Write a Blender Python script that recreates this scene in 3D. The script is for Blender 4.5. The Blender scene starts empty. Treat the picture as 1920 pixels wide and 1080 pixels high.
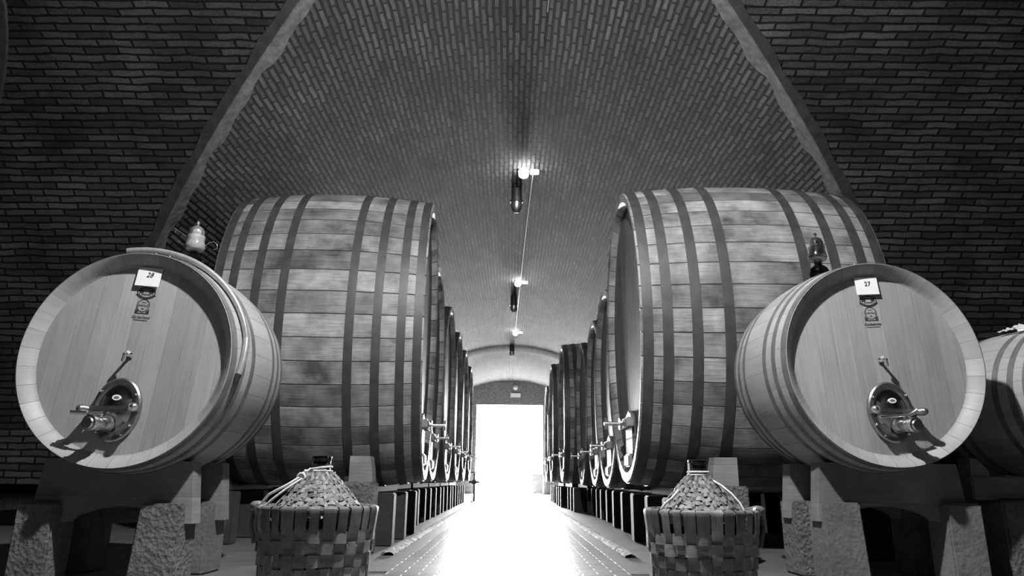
import bpy, bmesh, math, random
from mathutils import Matrix, Vector
random.seed(7)
sc = bpy.context.scene
col = sc.collection
PI = math.pi
R = math.radians

# ------------------------------------------------------------------ camera, world, lights, exposure
CAMZ = 0.59
cam = bpy.data.cameras.new('camera'); cam.sensor_width = 36; cam.lens = 36 * 1300 / 1920
cam.clip_start = 0.05; cam.clip_end = 400
camo = bpy.data.objects.new('camera', cam); col.objects.link(camo)
camo.matrix_world = Matrix.Translation((0, 0, CAMZ)) @ Matrix.Rotation(R(90 + 15.55), 4, 'X') @ Matrix.Rotation(R(0.6), 4, 'Z')
sc.camera = camo

world = bpy.data.worlds.new('world'); sc.world = world; world.use_nodes = True
bg = world.node_tree.nodes['Background']
bg.inputs['Color'].default_value = (1, 1, 1, 1)
bg.inputs['Strength'].default_value = 440.0

def lamp_light(name, loc, power, radius):
    l = bpy.data.lights.new(name, 'POINT'); l.energy = power; l.shadow_soft_size = radius
    o = bpy.data.objects.new(name, l); o.location = loc; col.objects.link(o); return o
lamp_light('ceiling_lamp_light', (0.05, 2.45, 4.60), 1280, 0.06)      # the lamp over the crossing, above the camera
portal = bpy.data.lights.new('doorway_portal', 'AREA'); portal.shape = 'RECTANGLE'; portal.size = 3.1; portal.size_y = 4.05
portal.cycles.is_portal = True
po = bpy.data.objects.new('doorway_portal', portal); po.location = (0, 33.15, 2.02); po.rotation_euler = (R(-90), 0, 0); col.objects.link(po)

sc.view_settings.view_transform = 'Standard'; sc.view_settings.look = 'None'
sc.view_settings.exposure = 0.0; sc.view_settings.gamma = 1.0; sc.view_settings.use_curve_mapping = False
sc.cycles.use_denoising = True
sc.cycles.max_bounces = 8; sc.cycles.diffuse_bounces = 5; sc.cycles.transmission_bounces = 8
sc.cycles.caustics_reflective = False; sc.cycles.caustics_refractive = False
sc.cycles.sample_clamp_indirect = 6.0

# ------------------------------------------------------------------ materials (the photograph is black and white: greys only)
class NT:
    def __init__(s, name):
        s.m = bpy.data.materials.new(name); s.m.use_nodes = True
        s.t = s.m.node_tree; s.b = s.t.nodes['Principled BSDF']
    def n(s, typ, **kw):
        x = s.t.nodes.new(typ)
        for k, v in kw.items():
            if k.startswith('i_'):
                x.inputs[k[2:].replace('_', ' ')].default_value = v
            else: setattr(x, k, v)
        return x
    def l(s, a, b): s.t.links.new(a, b)
    def math(s, op, a, b=None, c=None):
        x = s.t.nodes.new('ShaderNodeMath'); x.operation = op
        for i, v in enumerate((a, b, c)):
            if v is None: continue
            if isinstance(v, (int, float)): x.inputs[i].default_value = v
            else: s.l(v, x.inputs[i])
        return x.outputs[0]
    def ramp(s, v, a, b, lo=0.0, hi=1.0):
        x = s.t.nodes.new('ShaderNodeMapRange'); s.l(v, x.inputs[0])
        x.inputs[1].default_value = a; x.inputs[2].default_value = b; x.inputs[3].default_value = lo; x.inputs[4].default_value = hi
        return x.outputs[0]
    def grey(s, v, inp='Base Color'):
        x = s.t.nodes.new('ShaderNodeCombineColor')
        for i in range(3): s.l(v, x.inputs[i])
        s.l(x.outputs[0], s.b.inputs[inp])
    def bump(s, h, dist, strength=1.0):
        x = s.t.nodes.new('ShaderNodeBump'); x.inputs['Distance'].default_value = dist; x.inputs['Strength'].default_value = strength
        s.l(h, x.inputs['Height']); s.l(x.outputs[0], s.b.inputs['Normal'])
    def rough(s, v): s.b.inputs['Roughness'].default_value = v
    def noise(s, vec, scale, detail=4, rough=0.55, dims='3D'):
        x = s.n('ShaderNodeTexNoise'); x.inputs['Scale'].default_value = scale
        x.inputs['Detail'].default_value = detail; x.inputs['Roughness'].default_value = rough
        if vec is not None: s.l(vec, x.inputs['Vector'])
        return x.outputs['Fac']
    def comb(s, x, y, z=0.0):
        c = s.t.nodes.new('ShaderNodeCombineXYZ')
        for i, v in enumerate((x, y, z)):
            if isinstance(v, (int, float)): c.inputs[i].default_value = v
            else: s.l(v, c.inputs[i])
        return c.outputs[0]

def plain(name, v, rough=0.6, metal=0.0, noise=0.25, nscale=30.0, bump=0.0, spec=0.5):
    t = NT(name); t.rough(rough); t.b.inputs['Metallic'].default_value = metal
    t.b.inputs['Specular IOR Level'].default_value = spec
    co = t.n('ShaderNodeTexCoord').outputs['Object']
    f = t.noise(co, nscale)
    t.grey(t.ramp(f, 0.3, 0.7, v * (1 - noise), v * (1 + noise)))
    if bump: t.bump(f, bump)
    return t.m

def emit(name, v, strength):
    t = NT(name); t.b.inputs['Base Color'].default_value = (v, v, v, 1)
    t.b.inputs['Emission Color'].default_value = (1, 1, 1, 1); t.b.inputs['Emission Strength'].default_value = strength
    return t.m

def wood(name, v, var=0.3, seam=0.03, seamdark=0.25, blotch=0.3, rough=0.55, grain=0.25, vstretch=1.2, ugrain=6.0, bumpd=0.002, bs=2.2, spec=0.4):
    """planks: uv.x counts planks, uv.y runs along the grain in metres"""
    t = NT(name); t.rough(rough); t.b.inputs['Specular IOR Level'].default_value = spec
    uv = t.n('ShaderNodeUVMap').outputs[0]
    sp = t.n('ShaderNodeSeparateXYZ'); t.l(uv, sp.inputs[0]); u, w = sp.outputs[0], sp.outputs[1]
    oi = t.n('ShaderNodeObjectInfo').outputs['Random']
    fl = t.math('FLOOR', u)
    wn = t.n('ShaderNodeTexWhiteNoise', noise_dimensions='2D'); t.l(t.comb(fl, oi), wn.inputs['Vector'])
    rnd = wn.outputs['Value']
    fr = t.math('FRACT', u)
    edge = t.math('MINIMUM', fr, t.math('SUBTRACT', 1.0, fr))
    sm = t.ramp(edge, 0.0, seam, 0.0, 1.0)
    off = t.math('MULTIPLY', rnd, 37.0)
    gv = t.comb(t.math('MULTIPLY', u, ugrain), t.math('ADD', t.math('MULTIPLY', w, vstretch), off), off)
    g = t.noise(gv, 3.0, 6, 0.65)
    co = t.n('ShaderNodeTexCoord').outputs['Object']
    mp = t.n('ShaderNodeVectorMath', operation='ADD'); t.l(co, mp.inputs[0]); t.l(t.comb(t.math('MULTIPLY', oi, 20.0), off, 0.0), mp.inputs[1])
    bl = t.noise(mp.outputs[0], bs, 5, 0.6)
    a = t.ramp(rnd, 0, 1, 1 - var, 1 + var)
    b = t.ramp(g, 0.25, 0.75, 1 - grain, 1 + grain)
    c = t.ramp(bl, 0.3, 0.7, 1 - blotch, 1 + blotch)
    val = t.math('MULTIPLY', t.math('MULTIPLY', a, b), t.math('MULTIPLY', c, v))
    val = t.math('MULTIPLY', val, t.ramp(sm, 0, 1, seamdark, 1.0))
    t.grey(val)
    t.bump(t.math('ADD', t.math('MULTIPLY', sm, 1.0), t.math('MULTIPLY', g, 0.35)), bumpd)
    return t.m

def brick(name, v, bw, bh, mort, mdark, blotch=0.4, warp=0.012, bumpd=0.02, rough=0.85, var=0.35):
    t = NT(name); t.rough(rough); t.b.inputs['Specular IOR Level'].default_value = 0.25
    uv = t.n('ShaderNodeUVMap').outputs[0]
    nz = t.n('ShaderNodeTexNoise'); nz.inputs['Scale'].default_value = 3.5; nz.inputs['Detail'].default_value = 3; t.l(uv, nz.inputs['Vector'])
    sub = t.n('ShaderNodeVectorMath', operation='SUBTRACT'); t.l(nz.outputs['Color'], sub.inputs[0]); sub.inputs[1].default_value = (0.5, 0.5, 0.5)
    scl = t.n('ShaderNodeVectorMath', operation='SCALE'); t.l(sub.outputs[0], scl.inputs[0]); scl.inputs['Scale'].default_value = warp * 2
    add = t.n('ShaderNodeVectorMath', operation='ADD'); t.l(uv, add.inputs[0]); t.l(scl.outputs[0], add.inputs[1])
    bt = t.n('ShaderNodeTexBrick'); t.l(add.outputs[0], bt.inputs['Vector'])
    bt.inputs['Scale'].default_value = 1.0; bt.inputs['Brick Width'].default_value = bw; bt.inputs['Row Height'].default_value = bh
    bt.inputs['Mortar Size'].default_value = mort; bt.inputs['Mortar Smooth'].default_value = 0.25; bt.inputs['Bias'].default_value = 0.0
    bt.inputs['Color1'].default_value = (0, 0, 0, 1); bt.inputs['Color2'].default_value = (1, 1, 1, 1); bt.inputs['Mortar'].default_value = (0.5, 0.5, 0.5, 1)
    bt.offset = 0.5
    se = t.n('ShaderNodeSeparateColor'); t.l(bt.outputs['Color'], se.inputs[0])
    fine = t.noise(uv, 45.0, 5, 0.7); big = t.noise(uv, 0.9, 4, 0.6)
    a = t.ramp(se.outputs[0], 0, 1, 1 - var, 1 + var)
    b = t.ramp(fine, 0.3, 0.7, 0.55, 1.45)
    c = t.ramp(big, 0.3, 0.7, 1 - blotch, 1 + blotch)
    val = t.math('MULTIPLY', t.math('MULTIPLY', a, b), t.math('MULTIPLY', c, v))
    mf = bt.outputs['Fac']
    val = t.math('MULTIPLY', val, t.ramp(mf, 0, 1, 1.0, mdark))
    t.grey(val)
    t.bump(t.math('ADD', t.math('SUBTRACT', 1.0, mf), t.math('MULTIPLY', fine, 0.35)), bumpd)
    return t.m

M = {}
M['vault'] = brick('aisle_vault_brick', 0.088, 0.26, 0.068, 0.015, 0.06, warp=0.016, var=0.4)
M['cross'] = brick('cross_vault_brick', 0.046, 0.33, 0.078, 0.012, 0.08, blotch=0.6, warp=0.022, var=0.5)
M['plaster'] = plain('rough_plaster', 0.12, 0.9, noise=0.45, nscale=9, bump=0.02)
M['dark_plaster_and_shade'] = plain('dark_plaster_and_shade', 0.028, 0.9, noise=0.4, nscale=7, bump=0.01)  # plaster of the left bay; also the shade painted along the groins
M['concrete'] = plain('floor_concrete', 0.14, 0.55, noise=0.25, nscale=3.0, bump=0.003)
M['smooth_concrete'] = plain('smooth_concrete', 0.13, 0.5, noise=0.2, nscale=8.0, bump=0.002)
M['gravel'] = plain('white_gravel', 0.5, 0.8, noise=0.5, nscale=60.0, bump=0.015)
M['paving'] = brick('brick_paving', 0.20, 0.21, 0.105, 0.008, 1.8, blotch=0.2, warp=0.004, bumpd=0.004, rough=0.36, var=0.22)
M['oak'] = wood('pale_oak_staves', 0.36, var=0.13, seam=0.012, seamdark=0.55, blotch=0.12, grain=0.13, rough=0.5, vstretch=0.8)
M['oak_head'] = wood('pale_oak_head', 0.37, var=0.12, seam=0.010, seamdark=0.75, blotch=0.10, grain=0.24, rough=0.5, ugrain=9, vstretch=0.7, bumpd=0.0008)
M['cask'] = wood('old_oak_staves', 0.22, var=0.34, seam=0.034, seamdark=0.12, blotch=0.7, grain=0.4, rough=0.42, bumpd=0.006, bs=2.6)
M['cask_head'] = wood('old_oak_head', 0.11, var=0.22, seam=0.03, seamdark=0.35, blotch=0.35, grain=0.25, rough=0.6, bumpd=0.004)
M['hoop'] = plain('dark_iron_hoop', 0.05, 0.5, noise=0.3, nscale=7, bump=0.002)
M['bright_hoop'] = plain('galvanised_hoop', 0.20, 0.42, metal=0.35, noise=0.25, nscale=9)
M['cradle'] = wood('cradle_wood', 0.20, var=0.1, seam=0.004, seamdark=0.6, blotch=0.3, grain=0.2, rough=0.7)
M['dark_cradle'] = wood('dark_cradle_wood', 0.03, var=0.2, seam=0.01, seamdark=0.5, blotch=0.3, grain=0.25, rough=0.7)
M['light_wood'] = plain('light_wood', 0.22, 0.6, noise=0.3, nscale=12)
M['steel'] = plain('polished_steel', 0.85, 0.27, metal=1.0, noise=0.1)
M['dark_steel'] = plain('dark_steel', 0.32, 0.36, metal=0.9, noise=0.2)
M['plate_steel'] = plain('mirror_steel', 0.6, 0.2, metal=1.0, noise=0.06, nscale=5)
M['paper'] = plain('white_paper', 0.92, 0.7, noise=0.02)
M['ink'] = plain('black_ink', 0.02, 0.6, noise=0.1)
M['stencil'] = plain('stencil_ink', 0.035, 0.7, noise=0.4, nscale=90)
M['rope'] = plain('white_cord', 0.75, 0.8, noise=0.25, nscale=120)
M['hose'] = plain('ribbed_hose', 0.42, 0.3, metal=0.5, noise=0.15)
M['black'] = plain('black_rubber', 0.02, 0.5, noise=0.2)
M['white_plastic'] = plain('white_plastic', 0.8, 0.4, noise=0.05)
M['grey_panel'] = plain('grey_panel', 0.35, 0.7, noise=0.2, nscale=4)
M['straw'] = wood('straw_weave', 0.20, var=0.5, seam=0.0, seamdark=1.0, blotch=0.3, grain=0.3, rough=0.6, vstretch=9)
M['splint'] = wood('basket_splint', 0.17, var=0.4, seam=0.0, seamdark=1.0, blotch=0.45, grain=0.35, rough=0.5, vstretch=6, bs=9)
def stone_mat(name, bd):
    t = NT(name); t.rough(0.9)
    co = t.n('ShaderNodeTexCoord').outputs['Object']
    a = t.noise(co, 26, 6, 0.7); b = t.noise(co, 3, 3)
    vo = t.n('ShaderNodeTexVoronoi'); vo.inputs['Scale'].default_value = 38; t.l(co, vo.inputs['Vector'])
    h = t.math('ADD', a, t.math('MULTIPLY', vo.outputs['Distance'], 0.6))
    t.grey(t.math('MULTIPLY', t.ramp(a, 0.3, 0.7, 0.13, 0.20), t.ramp(b, 0.3, 0.7, 0.75, 1.2)))
    t.bump(h, bd); return t.m
M['stone'] = stone_mat('chiselled_stone', 0.022); M['smooth_stone'] = stone_mat('smooth_stone', 0.004)
def glass_mat(name, v, rough=0.02):
    t = NT(name); t.b.inputs['Base Color'].default_value = (v, v, v, 1); t.rough(rough)
    t.b.inputs['Transmission Weight'].default_value = 1.0; t.b.inputs['IOR'].default_value = 1.48
    return t.m
M['glass'] = glass_mat('clear_glass', 0.97)
M['frosted'] = plain('cloudy_liquid', 0.85, 0.3, noise=0.1)
M['cloudy'] = plain('cloudy_glass', 0.9, 0.08, noise=0.05); M['cloudy'].node_tree.nodes['Principled BSDF'].inputs['Transmission Weight'].default_value = 0.82
M['dark_glass'] = glass_mat('dark_bottle_glass', 0.06)
M['bulb'] = emit('lit_bulb', 1.0, 60.0)

# ------------------------------------------------------------------ mesh helpers
def setp(o, label=None, cat=None, group=None, kind=None):
    if label: o['label'] = label
    if cat: o['category'] = cat
    if group: o['group'] = group
    if kind: o['kind'] = kind
    return o
def thing(name, label, cat, loc=(0, 0, 0), rotz=0.0, group=None):
    o = bpy.data.objects.new(name, None); o.empty_display_size = 0.1
    o.location = loc; o.rotation_euler = (0, 0, rotz); col.objects.link(o)
    return setp(o, label, cat, group)
def obj(name, bm, mat, parent=None, X=None, smooth=35, recalc=True):
    if X is not None: bm.transform(X)
    if recalc: bmesh.ops.recalc_face_normals(bm, faces=bm.faces[:])
    me = bpy.data.meshes.new(name); bm.to_mesh(me); bm.free()
    me.materials.append(mat)
    if smooth:
        for p in me.polygons: p.use_smooth = True
        me.set_sharp_from_angle(angle=R(smooth))
    o = bpy.data.objects.new(name, me); col.objects.link(o)
    if parent is not None: o.parent = parent
    return o
def new(): return bmesh.new()
def uvl(bm): return bm.loops.layers.uv.verify()

def lathe(bm, prof, a=1.0, b=1.0, seg=64, nst=1.0, close=False, u0=0.0):
    """revolve (y, r) about the Y axis; a, b = half width and half height; uv = (stave number, metres along)"""
    L = uvl(bm); rings = []
    for (y, r) in prof:
        rings.append([bm.verts.new((a * r * math.cos(2 * PI * k / seg), y, b * r * math.sin(2 * PI * k / seg))) for k in range(seg)])
    acc = [0.0]
    for i in range(1, len(prof)):
        acc.append(acc[-1] + math.hypot(prof[i][0] - prof[i - 1][0], (prof[i][1] - prof[i - 1][1]) * a))
    n = len(prof); rng = range(n if close else n - 1)
    for i in rng:
        j = (i + 1) % n
        vj = acc[j] if j else acc[-1] + 0.05
        for k in range(seg):
            k2 = (k + 1) % seg
            f = bm.faces.new((rings[i][k], rings[i][k2], rings[j][k2], rings[j][k]))
            for lp, (kk, vv) in zip(f.loops, ((k, acc[i]), (k + 1, acc[i]), (k + 1, vj), (k, vj))):
                lp[L].uv = (u0 + kk / seg * nst, vv)
    return rings
def disc(bm, y, a, b, seg=64, plank=0.12):
    L = uvl(bm)
    vs = [bm.verts.new((a * math.cos(2 * PI * k / seg), y, b * math.sin(2 * PI * k / seg))) for k in range(seg)]
    f = bm.faces.new(vs)
    for lp in f.loops: lp[L].uv = (lp.vert.co.x / plank + 0.37, lp.vert.co.z)
    return f
def box(bm, x0, x1, y0, y1, z0, z1, bev=0.0, X=None, us=1.0):
    v = [bm.verts.new((x, y, z)) for x in (x0, x1) for y in (y0, y1) for z in (z0, z1)]
    fs = [bm.faces.new([v[i] for i in q]) for q in ((0, 1, 3, 2), (4, 6, 7, 5), (0, 4, 5, 1), (2, 3, 7, 6), (0, 2, 6, 4), (1, 5, 7, 3))]
    if bev:
        r = bmesh.ops.bevel(bm, geom=list({e for f in fs for e in f.edges}), offset=bev, segments=2, affect='EDGES')
        v = list({x for f in r['faces'] for x in f.verts} | {x for x in v if x.is_valid})
    L = uvl(bm)
    for f in bm.faces:
        if all(l[L].uv.length < 1e-9 for l in f.loops):
            n = f.normal if f.normal.length else Vector((0, 0, 1)); f.normal_update(); n = f.normal
            for l in f.loops:
                c = l.vert.co
                l[L].uv = (c.z * us, c.x + c.y) if abs(n.z) < 0.7 else (c.y * us, c.x)
    if X is not None: bmesh.ops.transform(bm, matrix=X, verts=[x for x in v if x.is_valid])
def tube(bm, pts, rad, seg=8, caps=True):
    pts = [Vector(p) for p in pts]; rings = []; L = uvl(bm); n = len(pts)
    up = Vector((0, 0, 1)); prev = None
    for i, p in enumerate(pts):
        d = (pts[min(i + 1, n - 1)] - pts[max(i - 1, 0)]).normalized()
        if prev is None:
            s = d.cross(up) if abs(d.dot(up)) < 0.95 else d.cross(Vector((1, 0, 0)))
        else: s = prev - d * prev.dot(d)
        s.normalize(); prev = s; t = d.cross(s)
        r = rad[i] if isinstance(rad, (list, tuple)) else rad
        rings.append([bm.verts.new(p + (s * math.cos(2 * PI * k / seg) + t * math.sin(2 * PI * k / seg)) * r) for k in range(seg)])
    for i in range(n - 1):
        for k in range(seg):
            bm.faces.new((rings[i][k], rings[i][(k + 1) % seg], rings[i + 1][(k + 1) % seg], rings[i + 1][k]))
    if caps: bm.faces.new(rings[0]); bm.faces.new(rings[-1][::-1])
def cyl(bm, p0, p1, r0, r1=None, seg=20): tube(bm, [p0, p1], [r0, r0 if r1 is None else r1], seg)
def ball(bm, c, r, seg=12, sz=1.0):
    bmesh.ops.create_uvsphere(bm, u_segments=seg, v_segments=max(6, seg // 2), radius=r, matrix=Matrix.Translation(c) @ Matrix.Diagonal((1, 1, sz, 1)))
def prism_y(bm, poly, y0, y1, us=4.0):
    """extrude an (x, z) outline along Y"""
    L = uvl(bm); n = len(poly)
    A = [bm.verts.new((x, y0, z)) for x, z in poly]; B = [bm.verts.new((x, y1, z)) for x, z in poly]
    fs = [bm.faces.new(A), bm.faces.new(B[::-1])]
    for i in range(n): fs.append(bm.faces.new((A[i], B[i], B[(i + 1) % n], A[(i + 1) % n])))
    for f in fs:
        for l in f.loops: l[L].uv = (l.vert.co.z * us + 0.1, l.vert.co.x + l.vert.co.y)
def zlathe(bm, prof, seg=32, cx=0.0, cy=0.0, nst=1.0):
    """revolve (z, r) about a vertical axis"""
    L = uvl(bm); rings = []
    for (z, r) in prof:
        rings.append([bm.verts.new((cx + r * math.cos(2 * PI * k / seg), cy + r * math.sin(2 * PI * k / seg), z)) for k in range(seg)])
    for i in range(len(prof) - 1):
        for k in range(seg):
            bm.faces.new((rings[i][k], rings[i][(k + 1) % seg], rings[i + 1][(k + 1) % seg], rings[i + 1][k]))
    return rings
def text(name, s, size, mat, parent, X, font_shear=0.0, extrude=0.0004, sx=1.0):
    cu = bpy.data.curves.new(name, 'FONT'); cu.body = s; cu.size = size; cu.align_x = 'CENTER'; cu.align_y = 'CENTER'
    cu.extrude = extrude; cu.shear = font_shear; cu.resolution_u = 3
    t = bpy.data.objects.new(name + '_curve', cu); col.objects.link(t)
    dg = bpy.context.evaluated_depsgraph_get(); me = bpy.data.meshes.new_from_object(t.evaluated_get(dg))
    bpy.data.objects.remove(t); bpy.data.curves.remove(cu)
    me.transform(X @ Matrix.Rotation(R(90), 4, 'X') @ Matrix.Diagonal((sx, 1, 1, 1)))
    me.name = name; me.materials.clear(); me.materials.append(mat)
    o = bpy.data.objects.new(name, me); col.objects.link(o); o.parent = parent
    return o

# ------------------------------------------------------------------ the setting
AR, AC = 5.0, 0.19            # aisle vault: radius and height of its centre
TR, TY, TZ = 4.64, 3.61, 0.5  # cross vault over the camera
YEND = 33.0; XW = 9.0
def struct(name, bm, mat, **k):
    return setp(obj(name, bm, mat, **k), kind='structure')
def za(x): return AC + math.sqrt(max(0, AR * AR - x * x))
def yg(z): return TY + math.sqrt(max(0, TR * TR - (z - TZ) ** 2)) if z > TZ else TY + TR
def xg(z): return math.sqrt(max(0, AR * AR - (z - AC) ** 2))

def build_vaults():
    bm = new(); L = uvl(bm); N = 96; prev = None
    for i in range(N + 1):
        th = -PI / 2 + PI * i / N
        x, z = AR * math.sin(th), AC + AR * math.cos(th)
        y0 = yg(z); arc = AR * th
        ys = [y0, max(y0 + 0.5, 9.0), 13, 17, 21, 25, 29, YEND + 0.2]
        cur = [(bm.verts.new((x, y, z)), y, arc) for y in ys]
        if prev:
            for j in range(len(ys) - 1):
                q = (prev[j], prev[j + 1], cur[j + 1], cur[j]); f = bm.faces.new([v[0] for v in q])
                for l, v in zip(f.loops, q): l[L].uv = (v[1], v[2] + 20)
        prev = cur
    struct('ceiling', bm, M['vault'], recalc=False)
    bm = new(); L = uvl(bm)
    for sgn in (-1, 1):
        prev = None; n = 48
        for i in range(n + 1):
            ph = PI / 2 * i / n
            y, z = TY + TR * math.cos(ph), TZ + TR * math.sin(ph); xi = xg(z)
            cur = []
            for k in range(9):
                x = sgn * (xi + (XW - xi) * k / 8); cur.append((bm.verts.new((x, y, z)), x, TR * ph))
            if prev:
                for k in range(8):
                    q = (prev[k], prev[k + 1], cur[k + 1], cur[k]); f = bm.faces.new([v[0] for v in q])
                    for l, v in zip(f.loops, q): l[L].uv = (v[1] + 20, v[2] + 5)
            prev = cur
    prev = None
    for i in range(33):
        ph = PI / 2 + PI / 2 * i / 32; y, z = TY + TR * math.cos(ph), TZ + TR * math.sin(ph)
        cur = [(bm.verts.new((x, y, z)), x, TR * ph) for x in (-XW, 0, XW)]
        if prev:
            for k in range(2):
                q = (prev[k], prev[k + 1], cur[k + 1], cur[k]); f = bm.faces.new([v[0] for v in q])
                for l, v in zip(f.loops, q): l[L].uv = (v[1] + 20, v[2] + 5)
        prev = cur
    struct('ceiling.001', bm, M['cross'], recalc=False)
    # plaster edging and a dark strip painting the shaded step along the two groins
    tn = 1
    for sgn in (-1, 1):
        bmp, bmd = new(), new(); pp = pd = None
        for i in range(61):
            th = R(88) * (1 - i / 60 * 0.985)
            x, z = AR * math.sin(th), AC + AR * math.cos(th); y = yg(z)
            wob = 0.035 * math.sin(i * 1.7) + 0.03 * math.sin(i * 0.9 + 1)
            inn = Vector((-math.sin(th), 0, -math.cos(th)))
            tnrm = Vector((0, TY - y, TZ - z)).normalized() if z > TZ else Vector((0, -1, 0))
            P = Vector((x, y, z)); w = 0.20 + wob
            a = P + inn * 0.03 + Vector((0, -0.02, 0)); b = P + inn * 0.012 + Vector((0, w, 0))
            c = P + Vector((0, w, 0)) - inn * 0.03; d = P - inn * 0.03 + Vector((0, -0.02, 0))
            ring = [bmp.verts.new(Vector((sgn * q.x, q.y, q.z))) for q in (a, b, c, d)]
            out = Vector((1, 0, 0))
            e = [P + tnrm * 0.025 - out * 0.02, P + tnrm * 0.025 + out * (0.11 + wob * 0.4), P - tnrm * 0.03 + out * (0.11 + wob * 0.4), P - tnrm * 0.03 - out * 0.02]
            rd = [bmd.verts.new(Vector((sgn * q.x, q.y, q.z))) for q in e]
            if pp:
                for k in range(4):
                    bmp.faces.new((pp[k], pp[(k + 1) % 4], ring[(k + 1) % 4], ring[k]))
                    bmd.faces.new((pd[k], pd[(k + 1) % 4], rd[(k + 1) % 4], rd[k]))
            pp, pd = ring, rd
        struct('trim_%d' % tn, bmp, M['plaster']); struct('trim_%d' % (tn + 1), bmd, M['dark_plaster_and_shade']); tn += 2  # trim_2 and trim_4 are the painted shade strips
    # transverse rib far down the aisle
    bm = new(); prev = None
    for i in range(49):
        th = -R(85) + R(170) * i / 48; s, c = math.sin(th), math.cos(th)
        cur = [bm.verts.new((r * s, y, AC + r * c)) for r, y in ((AR + 0.02, 24.0), (AR - 0.05, 24.1), (AR - 0.05, 25.2), (AR + 0.02, 25.2))]
        if prev:
            for k in range(4): bm.faces.new((prev[k], prev[(k + 1) % 4], cur[(k + 1) % 4], cur[k]))
        prev = cur
    struct('trim_5', bm, M['plaster'])
    # smooth plastered springing of the neighbouring bay, top left
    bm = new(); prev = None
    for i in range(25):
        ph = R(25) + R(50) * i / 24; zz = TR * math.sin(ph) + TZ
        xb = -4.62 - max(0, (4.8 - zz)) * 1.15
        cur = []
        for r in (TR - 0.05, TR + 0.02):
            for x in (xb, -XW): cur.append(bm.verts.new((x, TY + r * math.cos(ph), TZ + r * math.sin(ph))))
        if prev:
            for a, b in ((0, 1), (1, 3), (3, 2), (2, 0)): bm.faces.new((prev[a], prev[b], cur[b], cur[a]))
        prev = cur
    struct('trim_6', bm, M['dark_plaster_and_shade'])
build_vaults()

def shell(name, *b):
    bm = new(); box(bm, *b); return struct(name, bm, M['cross'] if 'front' not in name else M['plaster'], smooth=0)
shell('wall_left', -XW - 0.3, -XW, -1.6, YEND + 0.4, -0.02, 6)
shell('wall_right', XW, XW + 0.3, -1.6, YEND + 0.4, -0.02, 6)
shell('wall_back', -XW, XW, -1.6, -1.25, -0.02, 6)
shell('roof_light_block', -XW - 0.3, XW + 0.3, -1.6, YEND + 0.4, 5.6, 6.0)  # unseen slab added above the vaults to stop sky light leaking in
DX0, DX1, DZ = -1.6, 1.52, 4.05
bm = new()
box(bm, -XW, DX0, YEND, YEND + 0.4, -0.02, 5.6); box(bm, DX1, XW, YEND, YEND + 0.4, -0.02, 5.6); box(bm, DX0, DX1, YEND, YEND + 0.4, DZ, 5.6)
struct('wall_front', bm, M['plaster'], smooth=0)

def slab(name, mat, x0, x1, y0, y1, z1, t=0.05, nx=1, ny=1):
    bm = new(); box(bm, x0, x1, y0, y1, z1 - t, z1); L = uvl(bm)
    for f in bm.faces:
        for l in f.loops: l[L].uv = (l.vert.co.x + 20, l.vert.co.y + 20)
    return struct(name, bm, mat, smooth=0)
slab('floor', M['concrete'], -XW, XW, -1.6, YEND + 0.4, 0.0)
slab('floor.001', M['paving'], -0.80, 0.80, 1.0, YEND + 0.2, 0.006)
M['pale_ground'] = plain('pale_outdoor_ground', 0.8, 0.8, noise=0.1, nscale=2)
slab('floor.002', M['pale_ground'], -12, 12, YEND + 0.4, 60, -0.02)
for i, s in enumerate((-1, 1)):
    a, b = sorted((s * 0.80, s * 0.925)); slab('trim_%d' % (7 + i), M['smooth_concrete'], a, b, 4.9, YEND, 0.008)
    bm = new(); L = uvl(bm)      # rough white gravel edging with an uneven top
    rows = []; rnd = random.Random(3 + i); n = 420
    for j in range(n + 1):
        y = 5.95 + (YEND - 5.95) * (j / n) ** 1.6
        row = []
        for k in range(7):
            t = k / 6; x = s * (0.925 + 0.11 * t); z = 0.022 * math.sin(PI * t) ** 0.6 + 0.004 + rnd.uniform(0, 0.010)
            row.append(bm.verts.new((x + rnd.uniform(-0.006, 0.006), y, z)))
        rows.append(row)
    for j in range(n):
        for k in range(6): bm.faces.new((rows[j][k], rows[j][k + 1], rows[j + 1][k + 1], rows[j + 1][k]))
    struct('trim_%d' % (9 + i), bm, M['gravel'])

# ------------------------------------------------------------------ casks and barrels
def hull_r(y, L, bil): return 1 + (bil - 1) * (1 - (2 * y / L) ** 2)
def hull(bm, a, b, L, bil, t, rec, nst, seg, bev=0.68):
    h = L / 2; c = t * 0.15
    bv = rec * bev
    pr = [(-h + rec + 0.03, 1 - t * 1.45), (-h + rec, 1 - t * 1.42), (-h + bv + 0.012, 1 - t * 1.12), (-h + bv, 1 - t), (-h + 0.002, 1 - c), (-h, 1 - c * 0.5), (-h + 0.008, 1.0)]
    for i in range(1, 16):
        y = -h + 0.008 + (L - 0.016) * i / 16; pr.append((y, hull_r(y, L, bil)))
    pr += [(h - 0.008, 1.0), (h, 1 - c), (h, 1 - t + c), (h - rec, 1 - t * 1.42), (h - rec - 0.03, 1 - t * 1.45)]
    lathe(bm, pr, a, b, seg, nst)
def hoop(bm, a, b, L, bil, y0, y1, th, seg):
    e = th / a
    r0, r1 = hull_r(y0, L, bil), hull_r(y1, L, bil)
    lathe(bm, [(y0, r0 - e), (y0, r0 + e), ((y0 + y1) / 2, (r0 + r1) / 2 + e * 1.1), (y1, r1 + e), (y1, r1 - e)], a, b, seg, 1, close=True)

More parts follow.
